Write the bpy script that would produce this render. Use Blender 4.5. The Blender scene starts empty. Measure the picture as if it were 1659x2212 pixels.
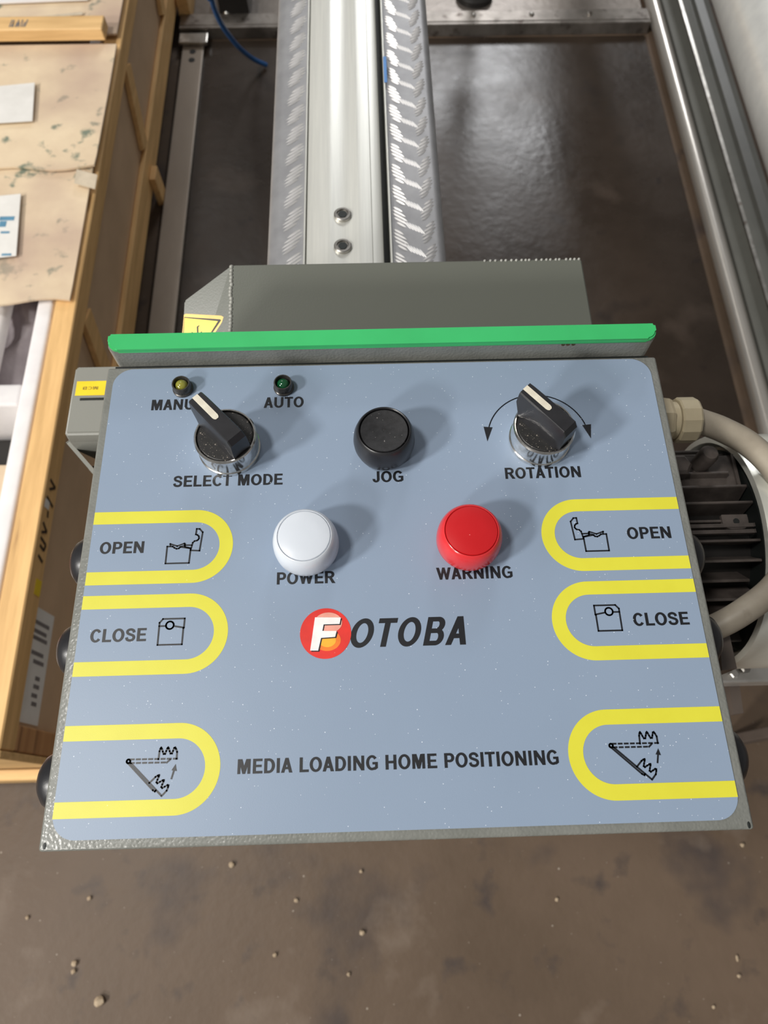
import bpy, bmesh, math, random
from mathutils import Vector, Matrix
random.seed(7)
C = bpy.context.scene.collection
S = bpy.context.scene

# ------------------------------------------------------------------ camera
PZ = 0.97                       # height of the control panel above the floor (m)
PIT, ROL, YAW = 1.17396463, 0.01376481, -0.0411795
CAM = Vector((-0.00792557, 0.01173295, 0.32978568 + PZ))
FPX, WPX, HPX = 1534.0, 1659.0, 2212.0
def camera_axes():
    f = Vector((0, math.cos(PIT), -math.sin(PIT))); u = Vector((0, math.sin(PIT), math.cos(PIT))); r = Vector((1, 0, 0))
    Z = Matrix.Rotation(YAW, 3, 'Z'); f, u, r = Z @ f, Z @ u, Z @ r
    c, s = math.cos(ROL), math.sin(ROL)
    return c*r + s*u, -s*r + c*u, f
CR, CU, CF = camera_axes()
def at(px, py, z):
    """world point at height z seen at pixel px, py of the photograph"""
    d = CF + CR*((px - WPX/2)/FPX) - CU*((py - HPX/2)/FPX)
    return CAM + d*((z - CAM.z)/d.z)
cd = bpy.data.cameras.new('camera'); cam = bpy.data.objects.new('camera', cd); C.objects.link(cam)
m = Matrix((CR, CU, -CF)).transposed().to_4x4(); m.translation = CAM
cam.matrix_world = m
cd.sensor_fit = 'HORIZONTAL'; cd.sensor_width = 36.0; cd.lens = 36.0*FPX/WPX
cd.clip_start = 0.02; cd.clip_end = 60
cd.dof.use_dof = True; cd.dof.focus_distance = 0.345
cd.dof.aperture_fstop = cd.lens/1.7           # opening 1.7 mm wide
S.camera = cam

# ------------------------------------------------------------------ world, lamps, exposure
S.view_settings.view_transform = 'Standard'; S.view_settings.look = 'None'
S.view_settings.gamma = 1; S.view_settings.use_curve_mapping = False
S.view_settings.exposure = 0.0
w = bpy.data.worlds.new('hall_light'); S.world = w; w.use_nodes = True
bg = w.node_tree.nodes['Background']; bg.inputs[0].default_value = (1.0, 0.98, 0.95, 1); bg.inputs[1].default_value = 0.18
def lamp(name, loc, target, size, power, col=(1, 0.97, 0.92), sy=None):
    ld = bpy.data.lights.new(name, 'AREA'); ld.energy = power; ld.color = col
    ld.shape = 'RECTANGLE'; ld.size = size; ld.size_y = sy or size
    o = bpy.data.objects.new(name, ld); C.objects.link(o); o.location = loc
    o.rotation_euler = (Vector(target) - Vector(loc)).to_track_quat('-Z', 'Y').to_euler()
    return o
PT = (0, 0.12, PZ)
lamp('hall_lamp', (-3.7, -1.5, 3.9), PT, 0.5, 160)
lamp('hall_lamp', (-3.6, -3.6, 3.6), PT, 0.6, 140)
lamp('hall_lamp', (-1.5, 0.1, 4.0), PT, 0.45, 56)
lamp('hall_lamp', (-1.4, 4.4, 4.4), (0, 0.7, 0.8), 1.0, 12, (1, .98, .95), 2.6)
lamp('hall_lamp', (1.3, 7.6, 4.4), (0.5, 2.0, 0), 1.6, 120, (0.97, 0.98, 1.0), 1.2)

# ------------------------------------------------------------------ helpers
def wl(o):
    v = Vector((0, 0, 0))
    while o: v += o.location; o = o.parent
    return v
def obj(name, bm, mat, parent=None, smooth=False, angle=35):
    """link a bmesh whose vertices are in world coordinates as ONE mesh object"""
    me = bpy.data.meshes.new(name)
    if parent is None:
        lo = Vector([min(v.co[i] for v in bm.verts) for i in range(3)]); hi = Vector([max(v.co[i] for v in bm.verts) for i in range(3)])
        org = Vector(((lo.x+hi.x)/2, (lo.y+hi.y)/2, lo.z))
    else: org = wl(parent)
    bmesh.ops.recalc_face_normals(bm, faces=bm.faces)
    bmesh.ops.translate(bm, verts=bm.verts, vec=-org)
    if smooth:
        for f in bm.faces: f.smooth = True
        for e in bm.edges:
            if len(e.link_faces) == 2 and e.calc_face_angle(0) > math.radians(angle): e.smooth = False
    bm.to_mesh(me); bm.free()
    for mm in (mat if isinstance(mat, (list, tuple)) else [mat]): me.materials.append(mm)
    o = bpy.data.objects.new(name, me); C.objects.link(o)
    if parent is None: o.location = org
    else: o.parent = parent
    return o
def thing(name, label, cat, loc, group=None):
    o = bpy.data.objects.new(name, None); C.objects.link(o); o.location = loc
    o.empty_display_size = 0.02
    return tag(o, label, cat, group)
def tag(o, label, cat, group=None):
    o['label'] = label; o['category'] = cat
    if group: o['group'] = group
    return o
def sub(name, parent, loc):                          # an Empty that is a part with sub-parts
    o = bpy.data.objects.new(name, None); C.objects.link(o); o.parent = parent; o.location = Vector(loc) - wl(parent)
    o.empty_display_size = 0.01
    return o
def B(): return bmesh.new()
def box(bm, lo, hi, bev=0, seg=2):
    r = bmesh.ops.create_cube(bm, size=1)
    vs = r['verts']
    for v in vs: v.co = Vector([lo[i] + (v.co[i]+.5)*(hi[i]-lo[i]) for i in range(3)])
    if bev:
        es = list({e for v in vs for e in v.link_edges})
        bmesh.ops.bevel(bm, geom=es, offset=bev, segments=seg, profile=.5, affect='EDGES')
    return bm
def bar(bm, a, b, w, t, up=(0, 0, 1), bev=0):
    """a squared bar from a to b, w wide and t thick"""
    a, b = Vector(a), Vector(b); d = (b-a).normalized(); s = d.cross(Vector(up)).normalized(); n = s.cross(d)
    r = bmesh.ops.create_cube(bm, size=1)
    for v in r['verts']:
        c = v.co; v.co = a + (b-a)*(c.x+.5) + s*c.y*w + n*c.z*t
    if bev:
        es = list({e for v in r['verts'] for e in v.link_edges})
        bmesh.ops.bevel(bm, geom=es, offset=bev, segments=2, affect='EDGES')
    return bm
def lathe(bm, c, prof, axis='Z', n=64, sgn=1):
    """profile [(radius, height)] turned about an axis through c"""
    rings = []
    for r, h in prof:
        ring = []
        for k in range(n):
            a = 2*math.pi*k/n; x, y = r*math.cos(a), r*math.sin(a)
            v = {'Z': (x, y, h), 'X': (h*sgn, x, y), 'Y': (x, h*sgn, y)}[axis]
            ring.append(bm.verts.new(Vector(c)+Vector(v)))
            if r < 1e-7: break
        rings.append(ring)
    for A, D in zip(rings, rings[1:]):
        if len(A) == 1 and len(D) == 1: continue
        for k in range(n):
            j = (k+1) % n
            if len(A) == 1: bm.faces.new((A[0], D[k], D[j]))
            elif len(D) == 1: bm.faces.new((A[k], A[j], D[0]))
            else: bm.faces.new((A[k], A[j], D[j], D[k]))
    for R_ in (rings[0], rings[-1]):
        if len(R_) > 1: bm.faces.new(R_)
    return bm
def tube(bm, pts, r, n=20, cap=True):
    pts = [Vector(p) for p in pts]; rings = []; prev = None
    for i, p in enumerate(pts):
        t = (pts[min(i+1, len(pts)-1)] - pts[max(i-1, 0)]).normalized()
        if prev is None:
            prev = t.orthogonal().normalized()
        prev = (prev - t*prev.dot(t)).normalized(); q = t.cross(prev)
        rings.append([bm.verts.new(p + (prev*math.cos(2*math.pi*k/n) + q*math.sin(2*math.pi*k/n))*r) for k in range(n)])
    for A, D in zip(rings, rings[1:]):
        for k in range(n): bm.faces.new((A[k], A[(k+1) % n], D[(k+1) % n], D[k]))
    if cap: bm.faces.new(rings[0]); bm.faces.new(rings[-1])
    return bm
def prism(bm, pts, z0, z1):
    """polygon pts (x, y) extruded between z0 and z1"""
    a = [bm.verts.new((x, y, z0)) for x, y in pts]; b = [bm.verts.new((x, y, z1)) for x, y in pts]
    bm.faces.new(a); bm.faces.new(b)
    for i in range(len(pts)):
        j = (i+1) % len(pts); bm.faces.new((a[i], a[j], b[j], b[i]))
    return bm
def extrude_y(bm, prof, y0, y1):
    """closed section prof [(x, z)] run along y"""
    a = [bm.verts.new((x, y0, z)) for x, z in prof]; b = [bm.verts.new((x, y1, z)) for x, z in prof]
    bm.faces.new(a); bm.faces.new(b)
    for i in range(len(prof)):
        j = (i+1) % len(prof); bm.faces.new((a[i], a[j], b[j], b[i]))
    return bm
def spline(p, n=12):
    p = [Vector(q) for q in p]; p = [2*p[0]-p[1]] + p + [2*p[-1]-p[-2]]; out = []
    for i in range(1, len(p)-2):
        for k in range(n):
            t = k/n; a, b, c, d = p[i-1], p[i], p[i+1], p[i+2]
            out.append(.5*((2*b) + (c-a)*t + (2*a-5*b+4*c-d)*t*t + (3*b-a-3*c+d)*t**3))
    return out + [p[-2]]
def rrect(x0, y0, x1, y1, r, n=8):
    rs = r if isinstance(r, (list, tuple)) else [r]*4      # bl br tr tl
    out = []
    for (cx, cy, a0), q in zip(((x0, y0, 180), (x1, y0, 270), (x1, y1, 0), (x0, y1, 90)), rs):
        sx = 1 if cx == x0 else -1; sy = 1 if cy == y0 else -1
        for k in range(n+1):
            a = math.radians(a0 + 90*k/n); out.append((cx+sx*q+q*math.cos(a), cy+sy*q+q*math.sin(a)))
    return out

# ------------------------------------------------------------------ materials
def mat(name, col, rough=.5, metal=0, spec=.5, **k):
    """procedural principled material; colour mottled by noise, relief by bump (object coordinates, metres)"""
    m = bpy.data.materials.new(name); m.use_nodes = True; nt = m.node_tree; N = nt.nodes; L = nt.links
    b = N['Principled BSDF']; b.inputs['Roughness'].default_value = rough; b.inputs['Metallic'].default_value = metal
    b.inputs['Specular IOR Level'].default_value = spec
    tc = N.new('ShaderNodeTexCoord'); mp = N.new('ShaderNodeMapping'); L.new(tc.outputs['Object'], mp.inputs[0])
    mp.inputs['Scale'].default_value = k.get('stretch', (1, 1, 1))
    col2 = k.get('col2', tuple(c*.8 for c in col)); ns = N.new('ShaderNodeTexNoise'); ns.inputs['Scale'].default_value = k.get('scale', 20)
    ns.inputs['Detail'].default_value = k.get('detail', 5); ns.inputs['Roughness'].default_value = .6; L.new(mp.outputs[0], ns.inputs['Vector'])
    cr = N.new('ShaderNodeValToRGB'); cr.color_ramp.elements[0].position = k.get('p0', .35); cr.color_ramp.elements[1].position = k.get('p1', .65)
    cr.color_ramp.elements[0].color = (*col2, 1); cr.color_ramp.elements[1].color = (*col, 1); L.new(ns.outputs[0], cr.inputs[0])
    out = cr.outputs[0]
    def mixin(out, fac, c):
        mx = N.new('ShaderNodeMix'); mx.data_type = 'RGBA'; L.new(out, mx.inputs[6]); mx.inputs[7].default_value = (*c, 1); L.new(fac, mx.inputs[0]); return mx.outputs[2]
    for sp in k.get('specks', []):                   # (scale, threshold, colour): scattered dots
        v = N.new('ShaderNodeTexVoronoi'); v.inputs['Scale'].default_value = sp[0]; L.new(tc.outputs['Object'], v.inputs['Vector'])
        c1 = N.new('ShaderNodeMath'); c1.operation = 'LESS_THAN'; L.new(v.outputs['Distance'], c1.inputs[0])
        sx = N.new('ShaderNodeSeparateColor'); L.new(v.outputs['Color'], sx.inputs[0])
        mu = N.new('ShaderNodeMath'); mu.operation = 'MULTIPLY'; L.new(sx.outputs[0], mu.inputs[0]); mu.inputs[1].default_value = sp[1]
        L.new(mu.outputs[0], c1.inputs[1])
        c2 = N.new('ShaderNodeMath'); c2.operation = 'GREATER_THAN'; L.new(sx.outputs[1], c2.inputs[0]); c2.inputs[1].default_value = sp[3]
        c3 = N.new('ShaderNodeMath'); c3.operation = 'MULTIPLY'; L.new(c1.outputs[0], c3.inputs[0]); L.new(c2.outputs[0], c3.inputs[1])
        out = mixin(out, c3.outputs[0], sp[2])
    for st in k.get('stains', []):                   # (scale, low, high, colour)
        n2 = N.new('ShaderNodeTexNoise'); n2.inputs['Scale'].default_value = st[0]; n2.inputs['Detail'].default_value = 4; L.new(mp.outputs[0], n2.inputs['Vector'])
        mr = N.new('ShaderNodeMapRange'); L.new(n2.outputs[0], mr.inputs[0]); mr.inputs[1].default_value = st[1]; mr.inputs[2].default_value = st[2]
        out = mixin(out, mr.outputs[0], st[3])
    L.new(out, b.inputs['Base Color'])
    if k.get('rvar'):
        mr = N.new('ShaderNodeMapRange'); L.new(ns.outputs[0], mr.inputs[0]); mr.inputs[1].default_value = .3; mr.inputs[2].default_value = .7
        mr.inputs[3].default_value = rough-k['rvar']; mr.inputs[4].default_value = rough+k['rvar']; L.new(mr.outputs[0], b.inputs['Roughness'])
    if k.get('bump'):
        bs, bd, bt = k['bump']                       # scale, distance (m), kind
        n3 = N.new('ShaderNodeTexVoronoi' if bt == 'v' else 'ShaderNodeTexNoise'); n3.inputs['Scale'].default_value = bs
        if bt == 'v': n3.feature = 'SMOOTH_F1'
        else: n3.inputs['Detail'].default_value = 3
        L.new(mp.outputs[0] if bt != 'v' else tc.outputs['Object'], n3.inputs['Vector'])
        bp = N.new('ShaderNodeBump'); bp.inputs['Strength'].default_value = 1; bp.inputs['Distance'].default_value = bd
        L.new(n3.outputs[0], bp.inputs['Height']); L.new(bp.outputs[0], b.inputs['Normal'])
    for key, val in k.get('ex', {}).items(): b.inputs[key].default_value = val
    return m
M = {}
M['hammer'] = mat('hammered_grey_paint', (.20, .204, .188), .3, col2=(.165, .17, .155), scale=60, bump=(760, .00016, 'v'))
M['blue'] = mat('blue_overlay_film', (.232, .298, .400), .42, col2=(.222, .286, .385), scale=9, bump=(2500, .00002, 'n'),
    specks=[(700, .17, (.62, .68, .76), .80), (260, .055, (.75, .8, .85), .82), (80, .022, (.03, .03, .04), .93)])
M['yellow'] = mat('yellow_print', (.65, .62, .045), .42, col2=(.62, .585, .04), scale=40, bump=(2500, .00002, 'n'), specks=[(300, .1, (.9, .9, .5), .9)])
M['ink'] = mat('black_print', (.008, .009, .012), .4, scale=80, specks=[(420, .14, (.25, .28, .3), .86)])
M['green'] = mat('green_plastic', (.04, .46, .14), .35, col2=(.035, .40, .12), scale=12, ex={'Subsurface Weight': .1, 'Subsurface Radius': (.001, .003, .001), 'Subsurface Scale': 1})
M['black'] = mat('black_plastic', (.022, .022, .024), .38, col2=(.012, .012, .013), scale=300, bump=(1800, .00003, 'n'), specks=[(900, .25, (.20, .19, .18), .84), (400, .1, (.3, .29, .27), .9)])
M['satin'] = mat('satin_black_plastic', (.022, .022, .025), .33, col2=(.014, .014, .016), scale=80, bump=(1500, .00002, 'n'))
M['dusty'] = mat('dusty_black_plastic', (.016, .015, .015), .5, col2=(.009, .009, .009), scale=400, specks=[(900, .34, (.24, .21, .18), .55), (1500, .3, (.16, .14, .12), .4)])
M['white_line'] = mat('cream_paint', (.72, .68, .56), .5, scale=200, col2=(.6, .55, .45))
M['chrome'] = mat('chrome', (.85, .84, .82), .17, 1, scale=300, col2=(.62, .60, .56), bump=(900, .00003, 'n'))
M['white_cap'] = mat('milky_white_plastic', (.62, .66, .72), .25, scale=30, col2=(.59, .63, .69), specks=[(260, .05, (.4, .38, .34), .93)], ex={'Subsurface Weight': .4, 'Subsurface Radius': (.003, .003, .003), 'Subsurface Scale': 1})
M['red_cap'] = mat('red_plastic', (.50, .012, .016), .28, scale=30, col2=(.45, .009, .012), specks=[(420, .16, (.85, .3, .25), .8)])
M['red_rim'] = mat('light_red_plastic', (.66, .04, .045), .22, scale=30, col2=(.6, .03, .035), ex={'Subsurface Weight': .25, 'Subsurface Radius': (.003, .001, .001), 'Subsurface Scale': 1})
M['lens_y'] = mat('olive_lens', (.30, .29, .05), .08, scale=200, col2=(.22, .21, .03), ex={'Coat Weight': 1})
M['lens_g'] = mat('dark_green_lens', (.004, .09, .03), .08, scale=200, col2=(.003, .06, .02), ex={'Coat Weight': 1})
M['collar'] = mat('dark_nickel', (.10, .095, .09), .3, .6, scale=400, col2=(.06, .055, .05))
M['grey'] = mat('smooth_grey_paint', (.120, .126, .108), .31, scale=6, col2=(.114, .120, .102), bump=(900, .00003, 'n'))
M['grey_box'] = mat('grey_box_paint', (.25, .25, .222), .4, scale=10, col2=(.235, .235, .21), bump=(900, .00004, 'n'))
M['alu'] = mat('brushed_aluminium', (.70, .70, .65), .40, .6, scale=60, col2=(.64, .64, .60), stretch=(8, .2, 8), bump=(300, .00004, 'n'))
M['tread'] = mat('tread_aluminium', (.34, .34, .35), .48, .5, scale=50, col2=(.28, .28, .29), bump=(700, .00003, 'n'))
M['treadbar'] = mat('pale_tread_tops', (.84, .83, .83), .40, .4, scale=50, col2=(.78, .77, .77))  # raised bars, paler than the plate they are pressed from
M['slot'] = mat('black_slot', (.01, .013, .012), .5, scale=50)
M['steel'] = mat('bare_steel', (.62, .60, .56), .32, 1, scale=25, col2=(.36, .34, .31), stains=[(40, .6, .75, (.16, .12, .09))])
M['dull_steel'] = mat('dull_steel', (.33, .30, .27), .42, .8, scale=18, col2=(.2, .18, .16), bump=(120, .0003, 'n'), stains=[(30, .58, .75, (.07, .05, .04))])
M['pipe'] = mat('galvanised_pipe', (.74, .70, .64), .3, .7, scale=30, col2=(.62, .59, .54), stretch=(1, .1, 1))
M['roller'] = mat('polished_roller', (.90, .91, .88), .30, .55, scale=40, col2=(.82, .83, .81))
M['floor'] = mat('brown_sealed_concrete', (.150, .106, .075), .45, spec=.22, scale=2.2, detail=8, col2=(.112, .079, .055), rvar=.09, bump=(60, .0006, 'n'),
    specks=[(60, .10, (.33, .28, .23), .8), (140, .12, (.30, .25, .21), .82), (22, .05, (.4, .35, .28), .85)], stains=[(5, .58, .72, (.07, .055, .05)), (16, .60, .75, (.075, .058, .05)), (9, .62, .8, (.2, .155, .12))])
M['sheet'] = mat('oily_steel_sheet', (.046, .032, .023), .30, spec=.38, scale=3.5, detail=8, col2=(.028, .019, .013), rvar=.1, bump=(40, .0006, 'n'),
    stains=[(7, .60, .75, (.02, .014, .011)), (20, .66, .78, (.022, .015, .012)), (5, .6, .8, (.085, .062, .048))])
M['pine'] = mat('pine_wood', (.86, .54, .23), .6, scale=14, col2=(.66, .40, .16), stretch=(4, .35, 4), stains=[(12, .68, .8, (.38, .2, .08))], bump=(90, .0003, 'n'))
M['pine_x'] = mat('pine_wood_crosswise', (.86, .56, .25), .6, scale=14, col2=(.66, .41, .17), stretch=(.35, 4, 4), stains=[(12, .68, .8, (.38, .2, .08))], bump=(90, .0003, 'n'))
M['orange_pine'] = mat('orange_pine', (.55, .29, .12), .6, scale=12, col2=(.42, .2, .08), stretch=(4, .35, 4), stains=[(10, .62, .75, (.16, .07, .03))])
M['board'] = mat('brown_hardboard', (.66, .46, .29), .6, scale=8, col2=(.55, .38, .235), stretch=(1, .6, 1))
M['card'] = mat('cardboard', (.80, .65, .45), .7, scale=7, detail=8, col2=(.66, .51, .35), stains=[(26, .60, .68, (.20, .23, .17)), (4, .5, .72, (.52, .38, .29))], bump=(30, .0008, 'n'))
M['paper'] = mat('white_paper', (.82, .80, .76), .6, scale=20, col2=(.74, .72, .68))
M['tape'] = mat('clear_tape', (.68, .58, .44), .15, scale=30)
M['foam'] = mat('white_foam', (.86, .83, .82), .6, scale=30, col2=(.80, .77, .77))
M['wrap'] = mat('grey_lilac_wrap', (.45, .40, .42), .35, scale=9, col2=(.30, .265, .28), bump=(25, .003, 'n'))
M['motor'] = mat('dark_motor_paint', (.115, .095, .085), .42, scale=60, col2=(.055, .045, .04), bump=(300, .0001, 'n'))
M['cowl'] = mat('galvanised_cowl', (.86, .87, .79), .3, .45, scale=30, col2=(.76, .76, .69))
M['conduit'] = mat('beige_grey_conduit', (.36, .315, .25), .5, scale=60, col2=(.30, .26, .205), stains=[(50, .62, .75, (.2, .16, .12))])
M['gland'] = mat('beige_gland', (.50, .43, .29), .4, scale=60, col2=(.44, .37, .25), bump=(400, .00005, 'n'))
M['sticker'] = mat('yellow_sticker', (.90, .66, .03), .35, scale=50, col2=(.86, .6, .025))
M['sticker_edge'] = mat('amber_sticker_edge', (.90, .55, .10), .35, scale=50)
M['blue_hose'] = mat('blue_hose', (.03, .14, .38), .35, scale=30, col2=(.02, .10, .30))
M['dark'] = mat('dark_rubber', (.02, .018, .017), .5, scale=50)
M['orange_red'] = mat('orange_red_card', (.75, .14, .05), .5, scale=50)
M['crumb'] = mat('pale_crumb', (.46, .37, .26), .8, scale=300, col2=(.40, .30, .2))
M['logo_red'] = mat('logo_red', (.72, .03, .02), .42, scale=80, specks=[(420, .1, (.85, .4, .3), .9)])
M['logo_orange'] = mat('logo_orange', (.85, .20, .02), .42, scale=80)
M['logo_yellow'] = mat('logo_amber', (.90, .42, .03), .42, scale=80)
M['logo_pink'] = mat('logo_pink', (.80, .35, .27), .42, scale=80)
M['logo_white'] = mat('logo_white', (.88, .84, .82), .42, scale=80)
M['bracket'] = mat('brown_grey_bracket', (.12, .095, .08), .45, scale=30)
M['faded'] = mat('faded_lettering', (.45, .32, .02), .5, scale=300, col2=(.2, .13, .02))
M['motor_core'] = mat('motor_core_gap_shade', (.012, .010, .009), .5, scale=60)  # near-black core: the shade between the cooling fins is put into its colour
M['bright_steel'] = mat('bright_worn_steel', (.62, .60, .57), .35, .5, scale=25, col2=(.45, .43, .40), stains=[(40, .62, .78, (.2, .16, .13))])
M['flat_steel'] = mat('flat_bar_steel', (.44, .38, .32), .45, .3, scale=6, col2=(.34, .29, .24), stretch=(1, .3, 1))
# ------------------------------------------------------------------ bold sans lettering, drawn as solid strokes (cap height 100)
def _ring(cx, cy, rx, ry, a0, a1, tx=20, ty=17, n=22):
    o = [(cx+rx*math.cos(math.radians(a0+(a1-a0)*k/n)), cy+ry*math.sin(math.radians(a0+(a1-a0)*k/n))) for k in range(n+1)]
    i = [(cx+(rx-tx)*math.cos(math.radians(a0+(a1-a0)*k/n)), cy+(ry-ty)*math.sin(math.radians(a0+(a1-a0)*k/n))) for k in range(n+1)]
    return ('band', o, i)
def _r(x0, y0, x1, y1): return ('poly', [(x0, y0), (x1, y0), (x1, y1), (x0, y1)])
def _p(*q): return ('poly', list(q))
def _ribbon(pts, t):
    q = [Vector((x, y, 0)) for x, y in pts]; s = [v for v in _spl(q)]; o, i = [], []
    for k, v in enumerate(s):
        d = (s[min(k+1, len(s)-1)]-s[max(k-1, 0)]).normalized(); n = Vector((-d.y, d.x, 0))*t/2
        o.append((v.x+n.x, v.y+n.y)); i.append((v.x-n.x, v.y-n.y))
    return ('band', o, i)
def _spl(p, n=5):
    p = [2*p[0]-p[1]] + p + [2*p[-1]-p[-2]]; out = []
    for i in range(1, len(p)-2):
        a, b, c, d = p[i-1], p[i], p[i+1], p[i+2]
        for k in range(n):
            t = k/n; out.append(.5*((2*b)+(c-a)*t+(2*a-5*b+4*c-d)*t*t+(3*b-a-3*c+d)*t**3))
    return out+[p[-2]]
GLYPHS = {   # letter: (left bearing, width, right bearing, shapes)
 'A': (1, 74, 1, [_p((0, 0), (21, 0), (44, 84), (44, 100), (26.5, 100)), _p((74, 0), (53, 0), (30, 84), (30, 100), (47.5, 100)), _r(16, 23, 58, 39)]),
 'B': (8, 68, 4, [_r(0, 0, 20, 100), _r(15, 84, 40, 100), _r(15, 43, 42, 59), _r(15, 0, 42, 16), _ring(39, 73, 26, 27, -90, 90, 20, 16), _ring(41, 29.5, 27, 29.5, -90, 90, 20, 16)]),
 'C': (4, 72, 3, [_ring(38, 50, 38, 51.5, 36, 324)]),
 'D': (8, 70, 4, [_r(0, 0, 20, 100), _r(15, 83, 31, 100), _r(15, 0, 31, 17), _ring(30, 50, 40, 50, -90, 90)]),
 'E': (8, 62, 4, [_r(0, 0, 20, 100), _r(15, 83, 61, 100), _r(15, 43, 57, 59), _r(15, 0, 63, 17)]),
 'G': (4, 76, 6, [_ring(39, 50, 39, 51.5, 38, 300), _r(42, 38, 77, 54), _r(59, 12, 77, 50), _p((50, 1), (62, 2), (77, 13), (77, 24), (59, 24), (50, 17))]),
 'H': (8, 72, 8, [_r(0, 0, 20, 100), _r(52, 0, 72, 100), _r(15, 42, 57, 59)]),
 'I': (8, 20, 8, [_r(0, 0, 20, 100)]),
 'J': (2, 52, 7, [_r(32, 26, 52, 100), _ring(26, 28, 26, 29.5, 172, 360)]),
 'L': (8, 60, 2, [_r(0, 0, 20, 100), _r(15, 0, 60, 17)]),
 'M': (8, 84, 8, [_r(0, 0, 19, 100), _r(65, 0, 84, 100), _p((10, 100), (29, 100), (51, 22), (51, 0), (33, 0), (12, 78)), _p((74, 100), (55, 100), (33, 22), (33, 0), (51, 0), (72, 78))]),
 'N': (8, 72, 8, [_r(0, 0, 19, 100), _r(53, 0, 72, 100), _p((5, 100), (20, 100), (67, 16), (67, 0), (52, 0), (5, 84))]),
 'O': (4, 80, 4, [_ring(40, 50, 40, 51.5, 0, 360, n=44)]),
 'P': (8, 66, 3, [_r(0, 0, 20, 100), _r(15, 83, 37, 100), _r(15, 37, 37, 54), _ring(36, 68.5, 30, 31.5, -90, 90)]),
 'R': (8, 74, 1, [_r(0, 0, 20, 100), _r(15, 83, 40, 100), _r(15, 42, 40, 58), _ring(38, 71, 30, 29, -90, 90), _p((34, 46), (50, 46), (76, 0), (52, 0), (31, 40))]),
 'S': (4, 66, 4, [_ribbon([(57, 68), (51, 84), (33, 92), (15, 85), (11, 73), (17, 61), (34, 53), (52, 44), (58, 29), (50, 13), (33, 8), (15, 14), (8, 31)], 18)]),
 'T': (2, 66, 2, [_r(0, 83, 66, 100), _r(23, 0, 43, 90)]),
 'U': (8, 72, 8, [_r(0, 34, 20, 100), _r(52, 34, 72, 100), _ring(36, 35, 36, 36.5, 180, 360)]),
 'W': (1, 108, 1, [_p((0, 100), (21, 100), (41, 14), (37, 0), (24, 0)), _p((64, 100), (45, 100), (24, 0), (41, 0), (55, 62)), _p((44, 100), (63, 100), (84, 0), (67, 0), (53, 62)), _p((108, 100), (87, 100), (67, 14), (71, 0), (84, 0))]),
}

# ------------------------------------------------------------------ floor and steel base
def struct(name, bm, mt):
    o = obj(name, bm, mt); o['kind'] = 'structure'; return o
bm = B(); box(bm, (-5, -4, -.05), (5, 8, 0)); struct('floor', bm, M['floor'])
# oily sheet lying inside the machine base
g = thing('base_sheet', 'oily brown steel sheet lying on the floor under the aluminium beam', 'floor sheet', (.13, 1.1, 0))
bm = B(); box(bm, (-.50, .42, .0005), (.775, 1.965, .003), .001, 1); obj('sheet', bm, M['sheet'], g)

# cross channel of the frame, behind
g = thing('cross_channel', 'grey steel channel running crosswise on the floor behind the beam', 'steel channel', (.15, 1.99, 0))
bm = B(); box(bm, (-.50, 1.972, 0.0005), (.784, 1.982, .034), .002); box(bm, (-.50, 1.984, .026), (.784, 2.03, .034), .002)
box(bm, (-.50, 1.982, .0005), (.784, 2.03, .006), .001); obj('channel', bm, M['dull_steel'], g)
for x in (.02, .30, .46, .62):
    bm = B(); lathe(bm, (x, 2.008, .034), [(.007, 0), (.007, .003), (.004, .005), (0, .005)], n=12); obj('rivet', bm, M['steel'], g, True)
# bright plate beyond the channel
g = thing('far_plate', 'lighter scuffed steel plate on the floor beyond the cross channel', 'floor plate', (.1, 2.3, 0))
bm = B(); box(bm, (-.50, 2.032, .0005), (.784, 2.70, .010), .002); obj('plate', bm, mat('light_scuffed_plate', (.30, .265, .235), .38, .5, scale=6, col2=(.20, .175, .155), bump=(50, .0008, 'n')), g)
# flat bar with bolt holes at left
g = thing('flat_bar', 'worn flat steel bar with two bolt holes, on the floor beside the crate', 'steel bar', (-.46, 1.4, 0))
bm = B(); box(bm, (-.491, .35, .004), (-.434, 1.968, .014), .002); obj('bar', bm, M['flat_steel'], g)
bm = B(); box(bm, (-.500, 1.925, .0145), (-.422, 1.966, .026), .003); obj('end_plate', bm, M['steel'], g)
for y in (1.905, 1.872):
    bm = B(); lathe(bm, (-.462, y, .0142), [(.0085, 0), (.0085, .0006), (0, .0006)], n=20); obj('bolt_hole', bm, M['slot'], g)

# machine foot beyond the channel
g = thing('machine_foot', 'round dark levelling foot with a shiny stem, standing behind the cross channel', 'machine foot', (.315, 2.125, .01))
bm = B(); lathe(bm, (.315, 2.125, .0105), [(.052, 0), (.052, .014), (.040, .026), (.018, .032), (.018, .06)], n=40); obj('foot_pad', bm, M['dark'], g, True)
bm = B(); lathe(bm, (.315, 2.125, .0705), [(.012, 0), (.012, .22)], n=24); obj('threaded_stem', bm, M['steel'], g, True)
bm = B(); box(bm, (.28, 2.09, .29), (.35, 2.16, .80), .004); obj('upright', bm, M['bracket'], g)

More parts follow.
